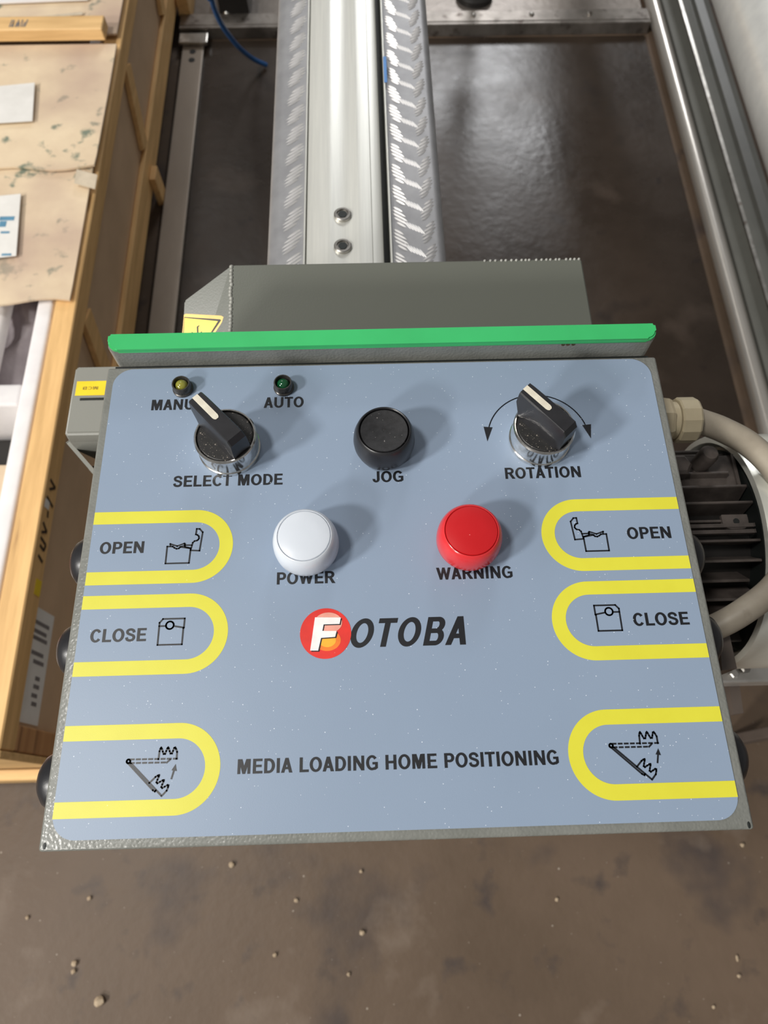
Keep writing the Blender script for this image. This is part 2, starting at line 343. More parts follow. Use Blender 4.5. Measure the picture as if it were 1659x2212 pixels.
# ------------------------------------------------------------------ right-hand rails
g = thing('guide_pipe', 'slim galvanised pipe lying nearest the sheet on the right', 'pipe', (.808, 1.5, 0))
bm = B(); lathe(bm, (.808, .2, .024), [(.0188, 0), (.0188, 2.9)], 'Y', 32); obj('pipe', bm, M['pipe'], g, True)
for y in (.24, 3.0):
    bm = B(); box(bm, (.79, y, .0005), (.826, y+.03, .012), .001); obj('saddle', bm, M['dull_steel'], g)
g = thing('stepped_rail', 'grey stepped steel rail along the right side between pipe and roller', 'rail', (.89, 1.5, 0))
bm = B(); extrude_y(bm, [(.838, .001), (.838, .022), (.858, .022), (.861, .052), (.866, .056), (.893, .056), (.898, .066), (.918, .070), (.935, .066), (.935, .001)], .2, 3.1)
obj('rail', bm, mat('grey_rail_paint', (.24, .24, .215), .4, scale=8, col2=(.2, .2, .18)), g)
bm = B(); extrude_y(bm, [(.8585, .0545), (.8585, .060), (.8655, .061), (.8655, .0565)], .2, 3.1); obj('rail_lip', bm, M['steel'], g)
g = thing('big_roller', 'thick bright silver roller at the right edge', 'roller', (.71, 1.6, 0))
bm = B(); lathe(bm, (.712, .45, .50), [(.03, -.035), (.03, 0), (.080, .002), (.082, .006), (.082, 2.30), (.03, 2.302), (.03, 2.36)], 'Y', 80); obj('roller_tube', bm, M['roller'], g, True)
for y in (.385, 2.76):
    bm = B(); box(bm, (.68, y, .0005), (.745, y+.025, .53), .003); obj('bearing_stand', bm, M['bracket'], g)

# ------------------------------------------------------------------ aluminium beam with tread plates
BZ = .85
g = thing('aluminium_beam', 'bright aluminium beam with tread plate strips running away behind the grey housing', 'beam', (-.02, 1.2, .2))
Y0, Y1 = .27, 2.6
prof = [(-.0570, BZ-.06), (-.0570, BZ-.0010), (-.0562, BZ+.0006)]
for k in range(9):                                   # broad shoulder leaning left, shallow hollow, low shoulder at the right
    t = k/8; prof.append((-.055+.0185*t, BZ+.0010+.0030*math.sin(t*math.pi/2)))
for k in range(1, 13):
    t = k/12; prof.append((-.0365+.0225*t, BZ+.0040-.0016*math.sin(t*math.pi)))
for k in range(1, 7):
    t = k/6; prof.append((-.0140+.0110*t, BZ+.0040-.0012*t*t))
prof += [(-.0024, BZ+.0022), (.0040, BZ+.0014), (.0058, BZ+.0002), (.0063, BZ-.003), (.0063, BZ-.06)]
bm = B(); extrude_y(bm, prof, Y0, Y1); obj('extrusion', bm, M['alu'], g, True, 30)
bm = B(); box(bm, (-.075, Y0, BZ-.12), (.052, Y1, BZ-.0605), .003); obj('core_tube', bm, M['grey'], g)
bm = B(); box(bm, (.0066, Y0, BZ-.05), (.0112, Y1, BZ-.012)); obj('slot_strip', bm, M['slot'], g)
bm = B(); box(bm, (.0116, Y0, BZ-.05), (.0132, Y1, BZ+.0022), .0004); obj('edge_strip', bm, M['alu'], g)
bm = B(); box(bm, (-.0590, Y0, BZ-.05), (-.0575, Y1, BZ+.0012), .0004); obj('edge_strip', bm, M['alu'], g)
def bend(x_in, x_out, drop, sgn):
    r = abs(x_out-x_in); pr = []
    return pr
pl = [(-.0592, BZ-.0005)] + [(-.0780-.0118*math.sin(a), BZ-.0005-.0118*(1-math.cos(a))) for a in [math.radians(9*k) for k in range(11)]] + [(-.0898, BZ-.075), (-.0880, BZ-.075)]
pl += [(-.0780-.0100*math.sin(a), BZ-.0023-.0100*(1-math.cos(a))) for a in [math.radians(9*k) for k in range(10, -1, -1)]] + [(-.0592, BZ-.0023)]
bm = B(); extrude_y(bm, pl, Y0, Y1); tp1 = obj('tread_plate', bm, M['tread'], g, True, 40)
pr_ = [(.0134, BZ-.0005)] + [(.0490+.0083*math.sin(a), BZ-.0005-.0083*(1-math.cos(a))) for a in [math.radians(9*k) for k in range(11)]] + [(.0573, BZ-.075), (.0555, BZ-.075)]
pr_ += [(.0490+.0065*math.sin(a), BZ-.0023-.0065*(1-math.cos(a))) for a in [math.radians(9*k) for k in range(10, -1, -1)]] + [(.0134, BZ-.0023)]
bm = B(); extrude_y(bm, pr_, Y0, Y1); tp2 = obj('tread_plate', bm, M['tread'], g, True, 40)
def lozenge(bm, x, y, a, ln, wd, x0, x1, h=.0011):
    """one raised tread bar: pointed at both ends, ridged"""
    c, s = math.cos(a), math.sin(a); z = BZ-.0005
    def q(u, v, h_):
        X = x+u*c-v*s; Y = y+u*s+v*c
        return bm.verts.new((min(max(X, x0), x1), Y, z+h_))
    n = 6; L_ = []; R_ = []; T_ = []
    for k in range(n+1):
        t = -1+2*k/n; ww = wd/2*math.sqrt(max(0, 1-t*t))+.0001; u = t*ln/2
        L_.append(q(u, ww, 0)); R_.append(q(u, -ww, 0)); T_.append(q(u, 0, h*math.sqrt(max(0, 1-t*t))*1.0))
    for k in range(n):
        bm.faces.new((L_[k], L_[k+1], T_[k+1], T_[k])); bm.faces.new((T_[k], T_[k+1], R_[k+1], R_[k]))
PITCH = .0245
bm = B(); y = Y0
while y < Y1-.03:
    for k in range(5):
        lozenge(bm, -.0685+(k-2)*.0008, y+(k-2)*.0043, math.radians(40), (.0150, .0190, .0215, .0190, .0150)[k], .0016, -.0783, -.0600, .0016)
    y += PITCH
o = obj('tread_relief', bm, M['treadbar'], tp1, True, 80); o['kind'] = 'stuff'
bm = B(); y = Y0
while y < Y1-.03:
    for k in range(5):
        lozenge(bm, .0205+(k-2)*-.0006, y+(k-2)*.0042, math.radians(-36), (.010, .014, .0160, .014, .010)[k], .0015, .0139, .0500, .0015)
    for k in range(5):
        lozenge(bm, .0440+(k-2)*.0007, y+.008+(k-2)*.0042, math.radians(40), (.010, .014, .0165, .014, .010)[k], .0015, .0139, .0500, .0016)
    for k in range(6):
        lozenge(bm, .0322+(k-2.5)*.0024, y+.013+(k-2.5)*-.0013, math.radians(-58), .0115, .0012, .0139, .0500, .0006)
    y += PITCH
o = obj('tread_relief', bm, M['treadbar'], tp2, True, 80); o['kind'] = 'stuff'
for yy in (.4655, .4320):
    s = sub('cap_screw', g, (-.0268, yy, BZ))
    bm = B(); lathe(bm, (-.0268, yy, BZ-.0005), [(.0072, 0), (.0072, .0050), (.0064, .0056), (.0050, .0056), (.0046, .0046), (0, .0046)], n=32); obj('screw_head', bm, M['steel'], s, True)
    bm = B(); lathe(bm, (-.0268, yy, BZ+.0042), [(.0039, 0), (.0039, .0004), (0, .0004)], n=6); obj('hex_socket', bm, M['slot'], s)
bm = B(); box(bm, (.0121, .625, BZ+.0023), (.0150, .660, BZ+.0028), .0003, 1); obj('blue_tape', bm, mat('blue_tape', (.08, .25, .60), .5, scale=50), g)
bm = B(); box(bm, (-.05, .12, .0), (.05, .20, .73), .003); bm2 = box(bm, (-.12, .06, .0), (.12, .26, .012), .002); obj('stand_post', bm, M['grey'], g)
bm = B(); box(bm, (-.05, .12, .7305), (.05, .45, .789), .003); obj('stand_arm', bm, M['grey'], g)
for yy in (2.3,):
    bm = B(); box(bm, (-.05, yy, .0), (.05, yy+.08, .7285), .003); obj('stand_post', bm, M['grey'], g)

# ------------------------------------------------------------------ grey housing behind the control box
g = thing('drive_housing', 'smooth grey sheet metal housing with sloping left end, on the beam behind the control box', 'housing', (.02, .3, BZ+.004))
ZB, ZF = .934, .882                                   # the top leans towards the viewer
bm = B(); low = .8555
def vec(px, py, z): q = at(px, py, z); return Vector((q.x, q.y, z))
pa, pb = vec(500, 573, ZB), vec(1256, 556, ZB)
pa.y = pb.y = (pa.y+pb.y)/2
FN = Vector((-.29, -.48, .83)).normalized()
def facet(px, py, lift=0, n=FN):
    d = CF + CR*((px - WPX/2)/FPX) - CU*((py - HPX/2)/FPX)
    return CAM + d*((pa-CAM).dot(n)/d.dot(n)) + n*lift
TN = Vector((0, -.578, 1)).normalized()
s0, s1 = facet(497, 714, n=TN), facet(1281, 702, n=TN)
def down(p, q):                                       # continue the edge p-q to the front of the cover
    t = (.2535-p.y)/(q.y-p.y); return p+(q-p)*t
pd, pc = down(pa, s0), down(pb, s1)
e1 = facet(398, 648); f1 = down(e1, facet(394.5, 716))
V = {k: bm.verts.new(v) for k, v in zip('abcdef', (pa, pb, pc, pd, e1, f1))}
W_ = {k: bm.verts.new((v.co.x, v.co.y, low)) for k, v in V.items()}
bm.faces.new((V['a'], V['b'], V['c'], V['d'])); bm.faces.new((V['a'], V['d'], V['f'], V['e']))
loop = ['a', 'b', 'c', 'd', 'f', 'e']
for i in range(6):
    p, q = loop[i], loop[(i+1) % 6]; bm.faces.new((V[p], V[q], W_[q], W_[p]))
bm.faces.new([W_[k] for k in loop])
bmesh.ops.bevel(bm, geom=[e for e in bm.edges], offset=.0009, segments=2, affect='EDGES')
obj('cover', bm, M['grey'], g)
bm = B()                                             # weld bead along the seam
random.seed(3)
for k in range(46):
    y = .2545+k*(pa.y-.2555)/45; tt = (y-pa.y)/(pd.y-pa.y); lathe(bm, (pa.x+(pd.x-pa.x)*tt+random.uniform(-.0004, .0004), y, pa.z+(pd.z-pa.z)*tt-.0006), [(.0015, 0), (.0013, .0008), (.0007, .0013), (0, .0015)], n=8)
o = obj('weld_bead', bm, mat('weld_bead_paint', (.36, .36, .33), .3, scale=60), g, True, 80); o['kind'] = 'stuff'
bm = B()
for k in range(20):
    x = .070+k*.0033+random.uniform(-.001, .001); lathe(bm, (x, pa.y-.0004, ZB-.0006), [(.0010, 0), (.0009, .0006), (0, .0011)], n=6)
o = obj('edge_weld', bm, mat('edge_weld_paint', (.36, .36, .33), .3, scale=60), g, True, 80); o['kind'] = 'stuff'
# upside-down triangular warning sticker on the sloping end
def slope_poly(name, pts, lift, mt, parent):
    bm = B(); a = [bm.verts.new(facet(px, py, lift)) for px, py in pts]; b = [bm.verts.new(facet(px, py, lift+.00012)) for px, py in pts]
    bm.faces.new(a); bm.faces.new(b)
    for i in range(len(a)): bm.faces.new((a[i], a[(i+1) % len(a)], b[(i+1) % len(a)], b[i]))
    return obj(name, bm, mt, parent)
st = slope_poly('warning_sticker', [(398, 680), (402, 678), (478, 682), (484, 685), (484, 690), (466, 718), (462, 724), (394, 724)], .0003, M['sticker_edge'], g)
st['label'] = 'upside-down yellow triangle warning sticker'
slope_poly('black_outline', [(399, 685), (476, 690), (478, 692), (456, 724), (396, 724)], .00048, M['slot'], st)
slope_poly('yellow_field', [(400, 687), (472, 694), (453, 724), (398, 724)], .00064, M['sticker'], st)
slope_poly('lightning_mark', [(427, 722), (426.5, 706), (431, 703), (432.5, 704), (429.5, 707), (430, 722), (437, 716), (439, 723), (417, 723), (415, 717), (421, 720)], .0008, M['slot'], st)

# ------------------------------------------------------------------ control box
cb = thing('control_box', 'grey hammered control box with blue button panel and green top strip', 'control box', (0, .12, .8825))
bm = B(); box(bm, (-.1470, .0030, .8840), (.1470, .2400, PZ-.0030), .002); box(bm, (-.1470, .2400, .8840), (.1470, .2525, PZ-.004), .001)
obj('body', bm, M['hammer'], cb)
bm = B()
box(bm, (-.1516, -.0006, PZ-.0140), (.1514, .2396, PZ), .0014, 3)
tray = obj('front_panel', bm, M['hammer'], cb, True, 60)
bm = B(); prism(bm, rrect(-.1478, .2415, .1478, .2500, (.004, .004, .001, .001)), PZ-.0030, PZ+.0116)
obj('raised_flange', bm, M['hammer'], cb, True, 40)
bm = B(); box(bm, (-.1480, .2397, PZ-.0035), (.1480, .2414, PZ-.0020)); obj('dark_gap', bm, M['slot'], cb)
bm = B(); prism(bm, rrect(-.1470, .2406, .1474, .2504, (.0055, .0055, .0012, .0012)), PZ+.0118, PZ+.0152)
bmesh.ops.bevel(bm, geom=[e for e in bm.edges if abs(e.verts[0].co.z-e.verts[1].co.z) < 1e-6], offset=.0009, segments=2, affect='EDGES')
o = obj('green_strip', bm, M['green'], cb, True, 50); o['label'] = 'bright green plastic edge strip'
bm = B(); box(bm, (.0955, .2408, PZ+.0110), (.1035, .2414, PZ+.0140), .0002, 1)
rust = mat('rust_spot', (.10, .05, .015), .7, scale=900, col2=(.02, .012, .006)); 
bm.free(); bm = B()
for dx in (0, .0026, .0055): lathe(bm, (.0975+dx, .2414, PZ+.0102), [(.0011, 0), (.0010, .0002), (0, .0003)], 'Y', 10, -1)
obj('rust_spot', bm, rust, cb)
for x, y in ((-.1490, .0016), (.1491, .0012)):       # little open weld gaps at the near corners
    bm = B(); lathe(bm, (x, y, PZ-.0008), [(.0006, -.001), (.0007, .0009), (0, .0010)], n=10)
    for v in bm.verts: v.co.y = y + (v.co.y-y)*2.0
    obj('corner_gap', bm, M['slot'], cb)

# overlay film and its print -------------------------------------------------
OZ = PZ+.0004
bm = B(); prism(bm, rrect(-.1472, .0034, .1467, .2380, (.0105, .0105, .0105, .0105), 10), PZ+.00002, OZ)
ov = obj('overlay_film', bm, M['blue'], cb); ov['label'] = 'blue printed overlay film'
T1 = OZ+.00006
def stripe(cx, cy, sgn, xend, yr=.01905, w=.0066):
    """a yellow band: two straight arms joined by a half circle"""
    o_, i_ = [], []
    for k in range(41):
        a = math.radians(90-180*k/40); o_.append((cx+sgn*yr*math.cos(a), cy+yr*math.sin(a))); i_.append((cx+sgn*(yr-w)*math.cos(a), cy+(yr-w)*math.sin(a)))
    o_ = [(xend, cy+yr)] + o_ + [(xend, cy-yr)]; i_ = [(xend, cy+yr-w)] + i_ + [(xend, cy-yr+w)]
    bm = B()
    rows = [[bm.verts.new((x, y, z)) for x, y in l] for l in (o_, i_) for z in (OZ+.00001, T1)]
    for A, D in ((rows[0], rows[1]), (rows[1], rows[3]), (rows[3], rows[2]), (rows[2], rows[0])):
        for k in range(len(A)-1): bm.faces.new((A[k], A[k+1], D[k+1], D[k]))
    obj('yellow_band', bm, M['yellow'], ov)
for cy in (.1341, .0907, .0309): stripe(-.0962, cy, 1, -.14715)
for cy in (.1350, .0916, .0314): stripe(.0947, cy, -1, .14665)
def word(txt, x0, x1, y0, y1, mt='ink', slant=0, z=None, parent=None, name='lettering', rot=False, track=0):
    """lettering fitted between x0..x1 and y0..y1 (metres)"""
    zz = z if z is not None else OZ; pen = 0; lay = []
    for ch in txt:
        if ch == ' ': pen += 38; continue
        lb_, w_, rb_, sh = GLYPHS[ch]; pen += lb_; lay.append((pen, sh)); pen += w_+rb_+track; last = pen-rb_-track
    first = lay[0][0]; bm = B()
    def tr(x, y):
        u = (x-first)/(last-first); t = y/100
        if rot: u, t = 1-u, 1-t
        return (x0+(x1-x0)*u+slant*(t-.5)*(y1-y0), y0+(y1-y0)*t)
    for px, sh in lay:
        for k, s_ in enumerate(sh):
            h = zz+.00010+k*.000003
            if s_[0] == 'poly': prism(bm, [tr(px+x, y) for x, y in s_[1]], zz+.00001, h)
            else:
                o_, i_ = s_[1], s_[2]
                for a, b, c, d in zip(o_, o_[1:], i_[1:], i_): prism(bm, [tr(px+q[0], q[1]) for q in (a, b, c, d)], zz+.00001, h)
    return obj(name, bm, M[mt], parent or ov)
mm = .001
for t, a, b, y0, y1 in [('MANUAL', -124.9, -92.2, 211.7, 218.2), ('AUTO', -64.9, -43.6, 211.7, 218.2), ('SELECT MODE', -109.4, -53.7, 166.2, 172.4),
    ('JOG', -7.6, 8.1, 166.2, 172.4), ('ROTATION', 60.7, 99.7, 166.4, 172.7), ('POWER', -55.0, -26.9, 113.1, 119.2), ('WARNING', 22.2, 59.1, 113.4, 119.5),
    ('OPEN', -142.3, -120.8, 131.0, 137.1), ('CLOSE', -141.3, -115.3, 87.3, 93.5), ('OPEN', 118.3, 140.1, 131.9, 138.1), ('CLOSE', 114.1, 140.6, 88.2, 94.4),
    ('MEDIA LOADING HOME POSITIONING', -69.6, 71.0, 27.7, 33.8)]:
    word(t, a*mm, b*mm, y0*mm, y1*mm)
word('OTOBA', -.0195, .0357, .0816, .0951, slant=.24, track=5)
def strokes(lines, o, wd=.00074, mirror=False, name='pictogram', circles=(), tris=(), closed=()):
    bm = B(); sx = -1 if mirror else 1
    def seg(a, b):
        a = Vector(a); b = Vector(b); d = b-a
        if d.length < 1e-6: return
        d.normalize(); n = Vector((-d.y, d.x))*wd/2; e = d*wd/2
        prism(bm, [tuple(a-e+n), tuple(a-e-n), tuple(b+e-n), tuple(b+e+n)], OZ+.00001, OZ+.00012)
    tr = lambda p: (o[0]+sx*p[0]*mm, o[1]+p[1]*mm)
    for l in lines:
        q = [tr(p) for p in l]
        for a, b in zip(q, q[1:]): seg(a, b)
    for cx, cy, r in circles:
        q = [tr((cx+r*math.cos(k*math.pi/12), cy+r*math.sin(k*math.pi/12))) for k in range(25)]
        for a, b in zip(q, q[1:]): seg(a, b)
    for t in tris: prism(bm, [tr(p) for p in t], OZ+.00001, OZ+.00013)
    return obj(name, bm, M['ink'], ov)
OPEN_L = [[(2.8, 8.7), (.1, 8.8), (0, 0), (11.4, 0), (11.7, 7.5), (6.7, 8.4), (5.9, 7.7), (4.8, 7.5), (3.7, 8), (2.8, 8.7)],
 [(1.7, 9.1), (1.5, 10.1), (5, 8.9), (8.4, 10.2), (8.7, 9.1), (6.4, 8.4)], [(8.8, 9.3), (12.1, 9.2)], [(8.9, 8.4), (11.8, 7.6)], [(8.8, 9.9), (8.8, 8.5)],
 [(11.7, 6.5), (16.1, 6.2), (17, 15.9), (15.4, 17.7), (13.9, 17.8), (13.7, 14.8), (14.5, 14.5), (15.2, 13.8), (15.4, 12.8), (15.1, 12.1), (14.5, 11.6), (13.3, 11.3), (12.5, 10.5), (11.7, 6.5)]]
strokes(OPEN_L, (-.1095, .1252)); strokes(OPEN_L, (.1080, .1261), mirror=True)
CLOSE_L = [[(0, 0), (11.3, 0), (11.4, 7.7), (11.6, 7.9), (11.7, 12.3), (1.5, 12.3), (0, 10.5), (0, 0)], [(0, 8.9), (3.2, 8.9)], [(6.7, 8.8), (11.6, 7.9)]]
strokes(CLOSE_L, (-.1096, .0853), circles=[(4.95, 9.2, 1.8)]); strokes(CLOSE_L, (.1082, .0863), mirror=True, circles=[(4.95, 9.2, 1.8)])
def comb(o, a, bl, br, closed):
    c, s = math.cos(a), math.sin(a); P_ = [(0, 0), (.15, 3.4), (.45, 4.4), (.75, 4.9), (1.1, 4.4), (1.6, 3.2), (2.1, 2.2), (2.7, 2.2), (3.1, 3.4), (3.5, 4.5), (3.8, 4.9), (4.1, 4.5), (4.6, 3.3), (5.1, 2.3), (5.7, 2.3), (6.1, 3.4), (6.5, 4.6), (6.9, 4.8), (7.3, 4.2), (7.9, 2.9), (7.9, 0)]
    return [(o[0]+x*c-y*s, o[1]+x*s+y*c) for x, y in P_]
def home(o):
    L_ = [comb((13.0, .45), 0, 0, 0, 0)]
    for yy, x0, x1 in ((.75, .8, 21.2), (-.75, 1.0, 16.8)):
        x = x0
        while x < x1: L_.append([(x, yy-.01*x), (min(x+1.35, x1), yy-.01*x)]); x += 2.7
    L_.append([(16.8, -.9), (18.1, .2)])
    L_ += [[(-.4, -.5), (11.8, -12.1), (12.7, -12.6), (13.1, -12.2)], [(.7, -.4), (15.5, -14.3)]]
    L_.append(comb((10.0, -9.1), math.radians(-43.2), 0, 0, 0)); L_.append([(19.4, -7.5), (20.1, -4.6)])
    strokes(L_, o, circles=[(0, 0, .75)], tris=[[(20.7, -1.7), (19.1, -4.2), (21.4, -4.6)]])
home((-.1174, .0343)); home((.0950, .0349))
def arc(c, r, a0, a1, n=24): return [(c[0]+r*math.cos(math.radians(a0+(a1-a0)*k/n)), c[1]+r*math.sin(math.radians(a0+(a1-a0)*k/n))) for k in range(n+1)]
strokes([arc((80.4, 189.2), 26.8, 105, 163), arc((80.4, 189.2), 26.8, 17, 76)], (0, 0), .0006, name='rotation_arrows',
        tris=[[(51.9, 197.2), (56.6, 196.7), (53.2, 188.4)], [(104.4, 196.8), (109.1, 197.3), (107.9, 188.8)]])
def disc(name, c, r, z, mt, h=.00004, ry=None):
    bm = B(); prism(bm, [(c[0]+r*math.cos(k*math.pi/32), c[1]+(ry or r)*math.sin(k*math.pi/32)) for k in range(64)], z, z+h); return obj(name, bm, M[mt], ov)
LC = (-.0314, .0887)
disc('logo_disc', LC, .0120, OZ+.00001, 'logo_red', .0001)
for i, (r, mt) in enumerate(((.0062, 'logo_orange'), (.0040, 'logo_yellow'))): disc('logo_glow', (-.0305, .0853), r, OZ+.00012+i*.00005, mt, ry=r*.8)
disc('logo_highlight', (-.0302, .0936), .0066, OZ+.00022, 'logo_pink', ry=.0050)
FP = [(-36.4, 96.4), (-24.2, 96.0), (-24.8, 92.9), (-32.3, 92.9), (-32.9, 89.8), (-26.2, 89.6), (-26.9, 86.8), (-33.5, 86.5), (-34.8, 80.6), (-38.5, 80.7)]
bm = B(); prism(bm, [((x+.5)*mm, (y-.5)*mm) for x, y in FP], OZ+.00027, OZ+.00030); obj('logo_letter_shadow', bm, M['ink'], ov)
bm = B(); prism(bm, [(x*mm, y*mm) for x, y in FP], OZ+.00031, OZ+.00035); obj('logo_letter', bm, M['logo_white'], ov)

# knobs, buttons, lamps ------------------------------------------------------
def selector(cx, cy, ang, label):
    s = sub('selector_switch', cb, (cx, cy, OZ)); s['label'] = label
    bm = B(); lathe(bm, (cx, cy, OZ+.0001), [(.0160, 0), (.0160, .0022), (.0155, .0026), (.0155, .0118), (.0158, .0124), (.0158, .0136), (.0152, .0144), (.0146, .0144), (.0142, .0132), (.0142, .0100)], n=96)
    obj('chrome_bezel', bm, M['chrome'], s, True, 25)
    bm = B(); lathe(bm, (cx, cy, OZ+.0101), [(.0140, 0), (.0140, .0036), (.0134, .0041), (0, .0041)], n=72); obj('knob_base', bm, M['dusty'], s, True, 25)
    # lever: sections along its length, pointer end high and overhanging
    c, sn = math.cos(ang), math.sin(ang); zb = OZ+.0142
    secs = [(-.0138, .0052, .0048, .0000, .0118), (-.0118, .0062, .0047, 0, .0150), (-.0060, .0064, .0046, 0, .0156), (0, .0062, .0045, 0, .0160), (.0070, .0059, .0044, 0, .0166),
            (.0125, .0057, .0043, 0, .0170), (.0150, .0050, .0042, .0045, .0172), (.0172, .0046, .0041, .0095, .0172)]
    bm = B(); rows = []
    for u, wb, wt, z0, z1 in secs:
        row = []
        for v, z in ((-wb, z0), (-wb*.75-wt*.25, z0+(z1-z0)*.35), (-wt, z1-.0008), (-wt+.0006, z1), (wt-.0006, z1), (wt, z1-.0008), (wb*.75+wt*.25, z0+(z1-z0)*.35), (wb, z0)):
            row.append(bm.verts.new((cx+u*c-v*sn, cy+u*sn+v*c, zb+z)))
        rows.append(row)
    for A, D in zip(rows, rows[1:]):
        for k in range(7): bm.faces.new((A[k], A[k+1], D[k+1], D[k]))
        bm.faces.new((A[7], A[0], D[0], D[7]))
    bm.faces.new(rows[0]); bm.faces.new(rows[-1])
    bmesh.ops.bevel(bm, geom=[e for e in bm.edges if len(e.link_faces) == 2 and e.calc_face_angle(0) > .6], offset=.00035, segments=2, affect='EDGES')
    obj('lever', bm, M['satin'], s, True, 30)
    bm = B(); a = [bm.verts.new((cx+u*c-v*sn, cy+u*sn+v*c, zb+(.0160+(.0172-.0160)*min(1, max(0, u/.0150)))+.0001+dz)) for dz in (0, .00018) for u, v in
        [(.0173, -.0016), (.0173, .0016), (.0022, .0016), (.0012, .0013), (.0006, .0007), (.0006, -.0007), (.0012, -.0013), (.0022, -.0016)]]
    bm.faces.new(a[:8]); bm.faces.new(a[8:])
    for k in range(8): bm.faces.new((a[k], a[(k+1) % 8], a[8+(k+1) % 8], a[8+k]))
    obj('pointer_line', bm, M['white_line'], s)
AN = math.atan2(20, -18.8)
selector(-.0814, .1875, AN, 'selector switch above SELECT MODE'); selector(.0803, .1885, AN, 'selector switch above ROTATION')
def pilot(cx, cy, rim, cap, label, name='indicator_button'):
    s = sub(name, cb, (cx, cy, OZ)); s['label'] = label
    bm = B(); lathe(bm, (cx, cy, OZ+.0001), [(.0138, 0), (.0138, .0032), (.0152, .0034), (.0157, .0046), (.0158, .0075), (.0156, .0110), (.0150, .0142), (.0140, .0166), (.0131, .0177), (.0128, .0179), (.0126, .0176), (.01245, .0170), (.01245, .0150)], n=96)
    obj('rim', bm, M[rim], s, True, 40)
    bm = B(); lathe(bm, (cx, cy, OZ+.0150), [(.0124, 0), (.0124, .0026), (.0121, .0031), (.0100, .0035), (.0060, .0040), (0, .0041)], n=80); obj('cap', bm, M[cap], s, True, 40)
pilot(-.0404, .1312, 'white_cap', 'white_cap', 'milky white button above POWER')
pilot(.0384, .1317, 'red_rim', 'red_cap', 'red button above WARNING')
s = sub('push_button', cb, (-.0012, .1862, OZ)); s['label'] = 'black push button above JOG'
bm = B(); lathe(bm, (-.0012, .1862, OZ+.0001), [(.0130, 0), (.0144, .0020), (.0155, .0060), (.0157, .0088), (.0153, .0130), (.0143, .0165), (.0135, .0182), (.0130, .0186), (.0126, .0182), (.0126, .0140)], n=96); obj('collar', bm, M['satin'], s, True, 40)
bm = B(); lathe(bm, (-.0012, .1862, OZ+.0140), [(.0121, 0), (.0121, .0036), (.0117, .0041), (.0108, .0040), (.0070, .0033), (0, .0029)], n=80); obj('button_face', bm, M['black'], s, True, 40)
def led(cx, cy, mt, label):
    s = sub('indicator_light', cb, (cx, cy, OZ)); s['label'] = label
    bm = B(); lathe(bm, (cx, cy, OZ+.0001), [(.0055, 0), (.0055, .0010), (.0050, .0014), (.0049, .0052), (.0046, .0058), (.0041, .0058), (.0037, .0040), (.0036, .0015)], n=48); obj('bezel', bm, M['collar'], s, True, 30)
    bm = B(); lathe(bm, (cx, cy, OZ+.0012), [(.0035, 0), (.0035, .0022), (.0031, .0034), (.0022, .0043), (.0010, .0048), (0, .0049)], n=40); obj('lens', bm, M[mt], s, True, 60)
led(-.1088, .2246, 'lens_y', 'olive yellow indicator light above MANUAL'); led(-.0544, .2240, 'lens_g', 'dark green indicator light above AUTO')
for sg in (-1, 1):
    for y in ((.0290, .0915, .1390) if sg < 0 else (.0310, .0885, .1340)):
        s = sub('side_button', cb, (sg*.147, y, .934))
        bm = B(); lathe(bm, (sg*.1471, y, .9340), [(.0140, 0), (.0140, .003), (.0132, .004), (.0132, .005)], 'X', 48, sg); obj('collar', bm, M['black'], s, True, 30)
        bm = B(); lathe(bm, (sg*.1523, y, .9340), [(.0130, 0), (.0142, .002), (.0144, .0065), (.0136, .0110), (.0117, .0142), (.0087, .0164), (.0047, .0176), (0, .0179)], 'X', 56, sg); obj('dome', bm, M['satin'], s, True, 50)

# cable gland on the right wall, and the conduit
gy, gz = .2225, .9280
s = sub('cable_gland', cb, (.147, gy, gz))
bm = B(); lathe(bm, (.1471, gy, gz), [(.0150, 0), (.0150, .0150), (.0146, .0215), (.0135, .0235), (.0100, .0235)], 'X', 8, 1); 
bmesh.ops.rotate(bm, verts=bm.verts, cent=(.147, gy, gz), matrix=Matrix.Rotation(math.radians(12), 3, 'X'))
obj('hex_body', bm, M['gland'], s, True, 22)
bm = B(); lathe(bm, (.1706, gy, gz), [(.0112, 0), (.0112, .0040)], 'X', 40, 1); obj('neck', bm, M['gland'], s, True, 30)
bm = B(); lathe(bm, (.1750, gy, gz), [(.0128, 0), (.0137, .0008), (.0137, .0105), (.0125, .0120), (.0085, .0120)], 'X', 12, 1); obj('clamp_nut', bm, M['gland'], s, True, 15)

cz = .9200
pth = [(.1875, gy, gz)]
for px, py, z in [(1560, 928, .924), (1625, 965, .918), (1685, 1030, .912), (1722, 1120, .907), (1715, 1200, .903), (1672, 1268, .899), (1610, 1318, .895), (1550, 1352, .888), (1490, 1372, .880)]:
    q = at(px, py, z); pth.append((q.x, q.y, q.z))
pth += [(.150, .082, .868), (.125, .068, .852)]
g = thing('flexible_conduit', 'thick beige-grey flexible conduit curving from the cable gland back under the control box', 'conduit', (.2, .16, .845))
bm = B(); tube(bm, spline(pth, 12), .0076, 28); obj('hose', bm, M['conduit'], g, True, 50)

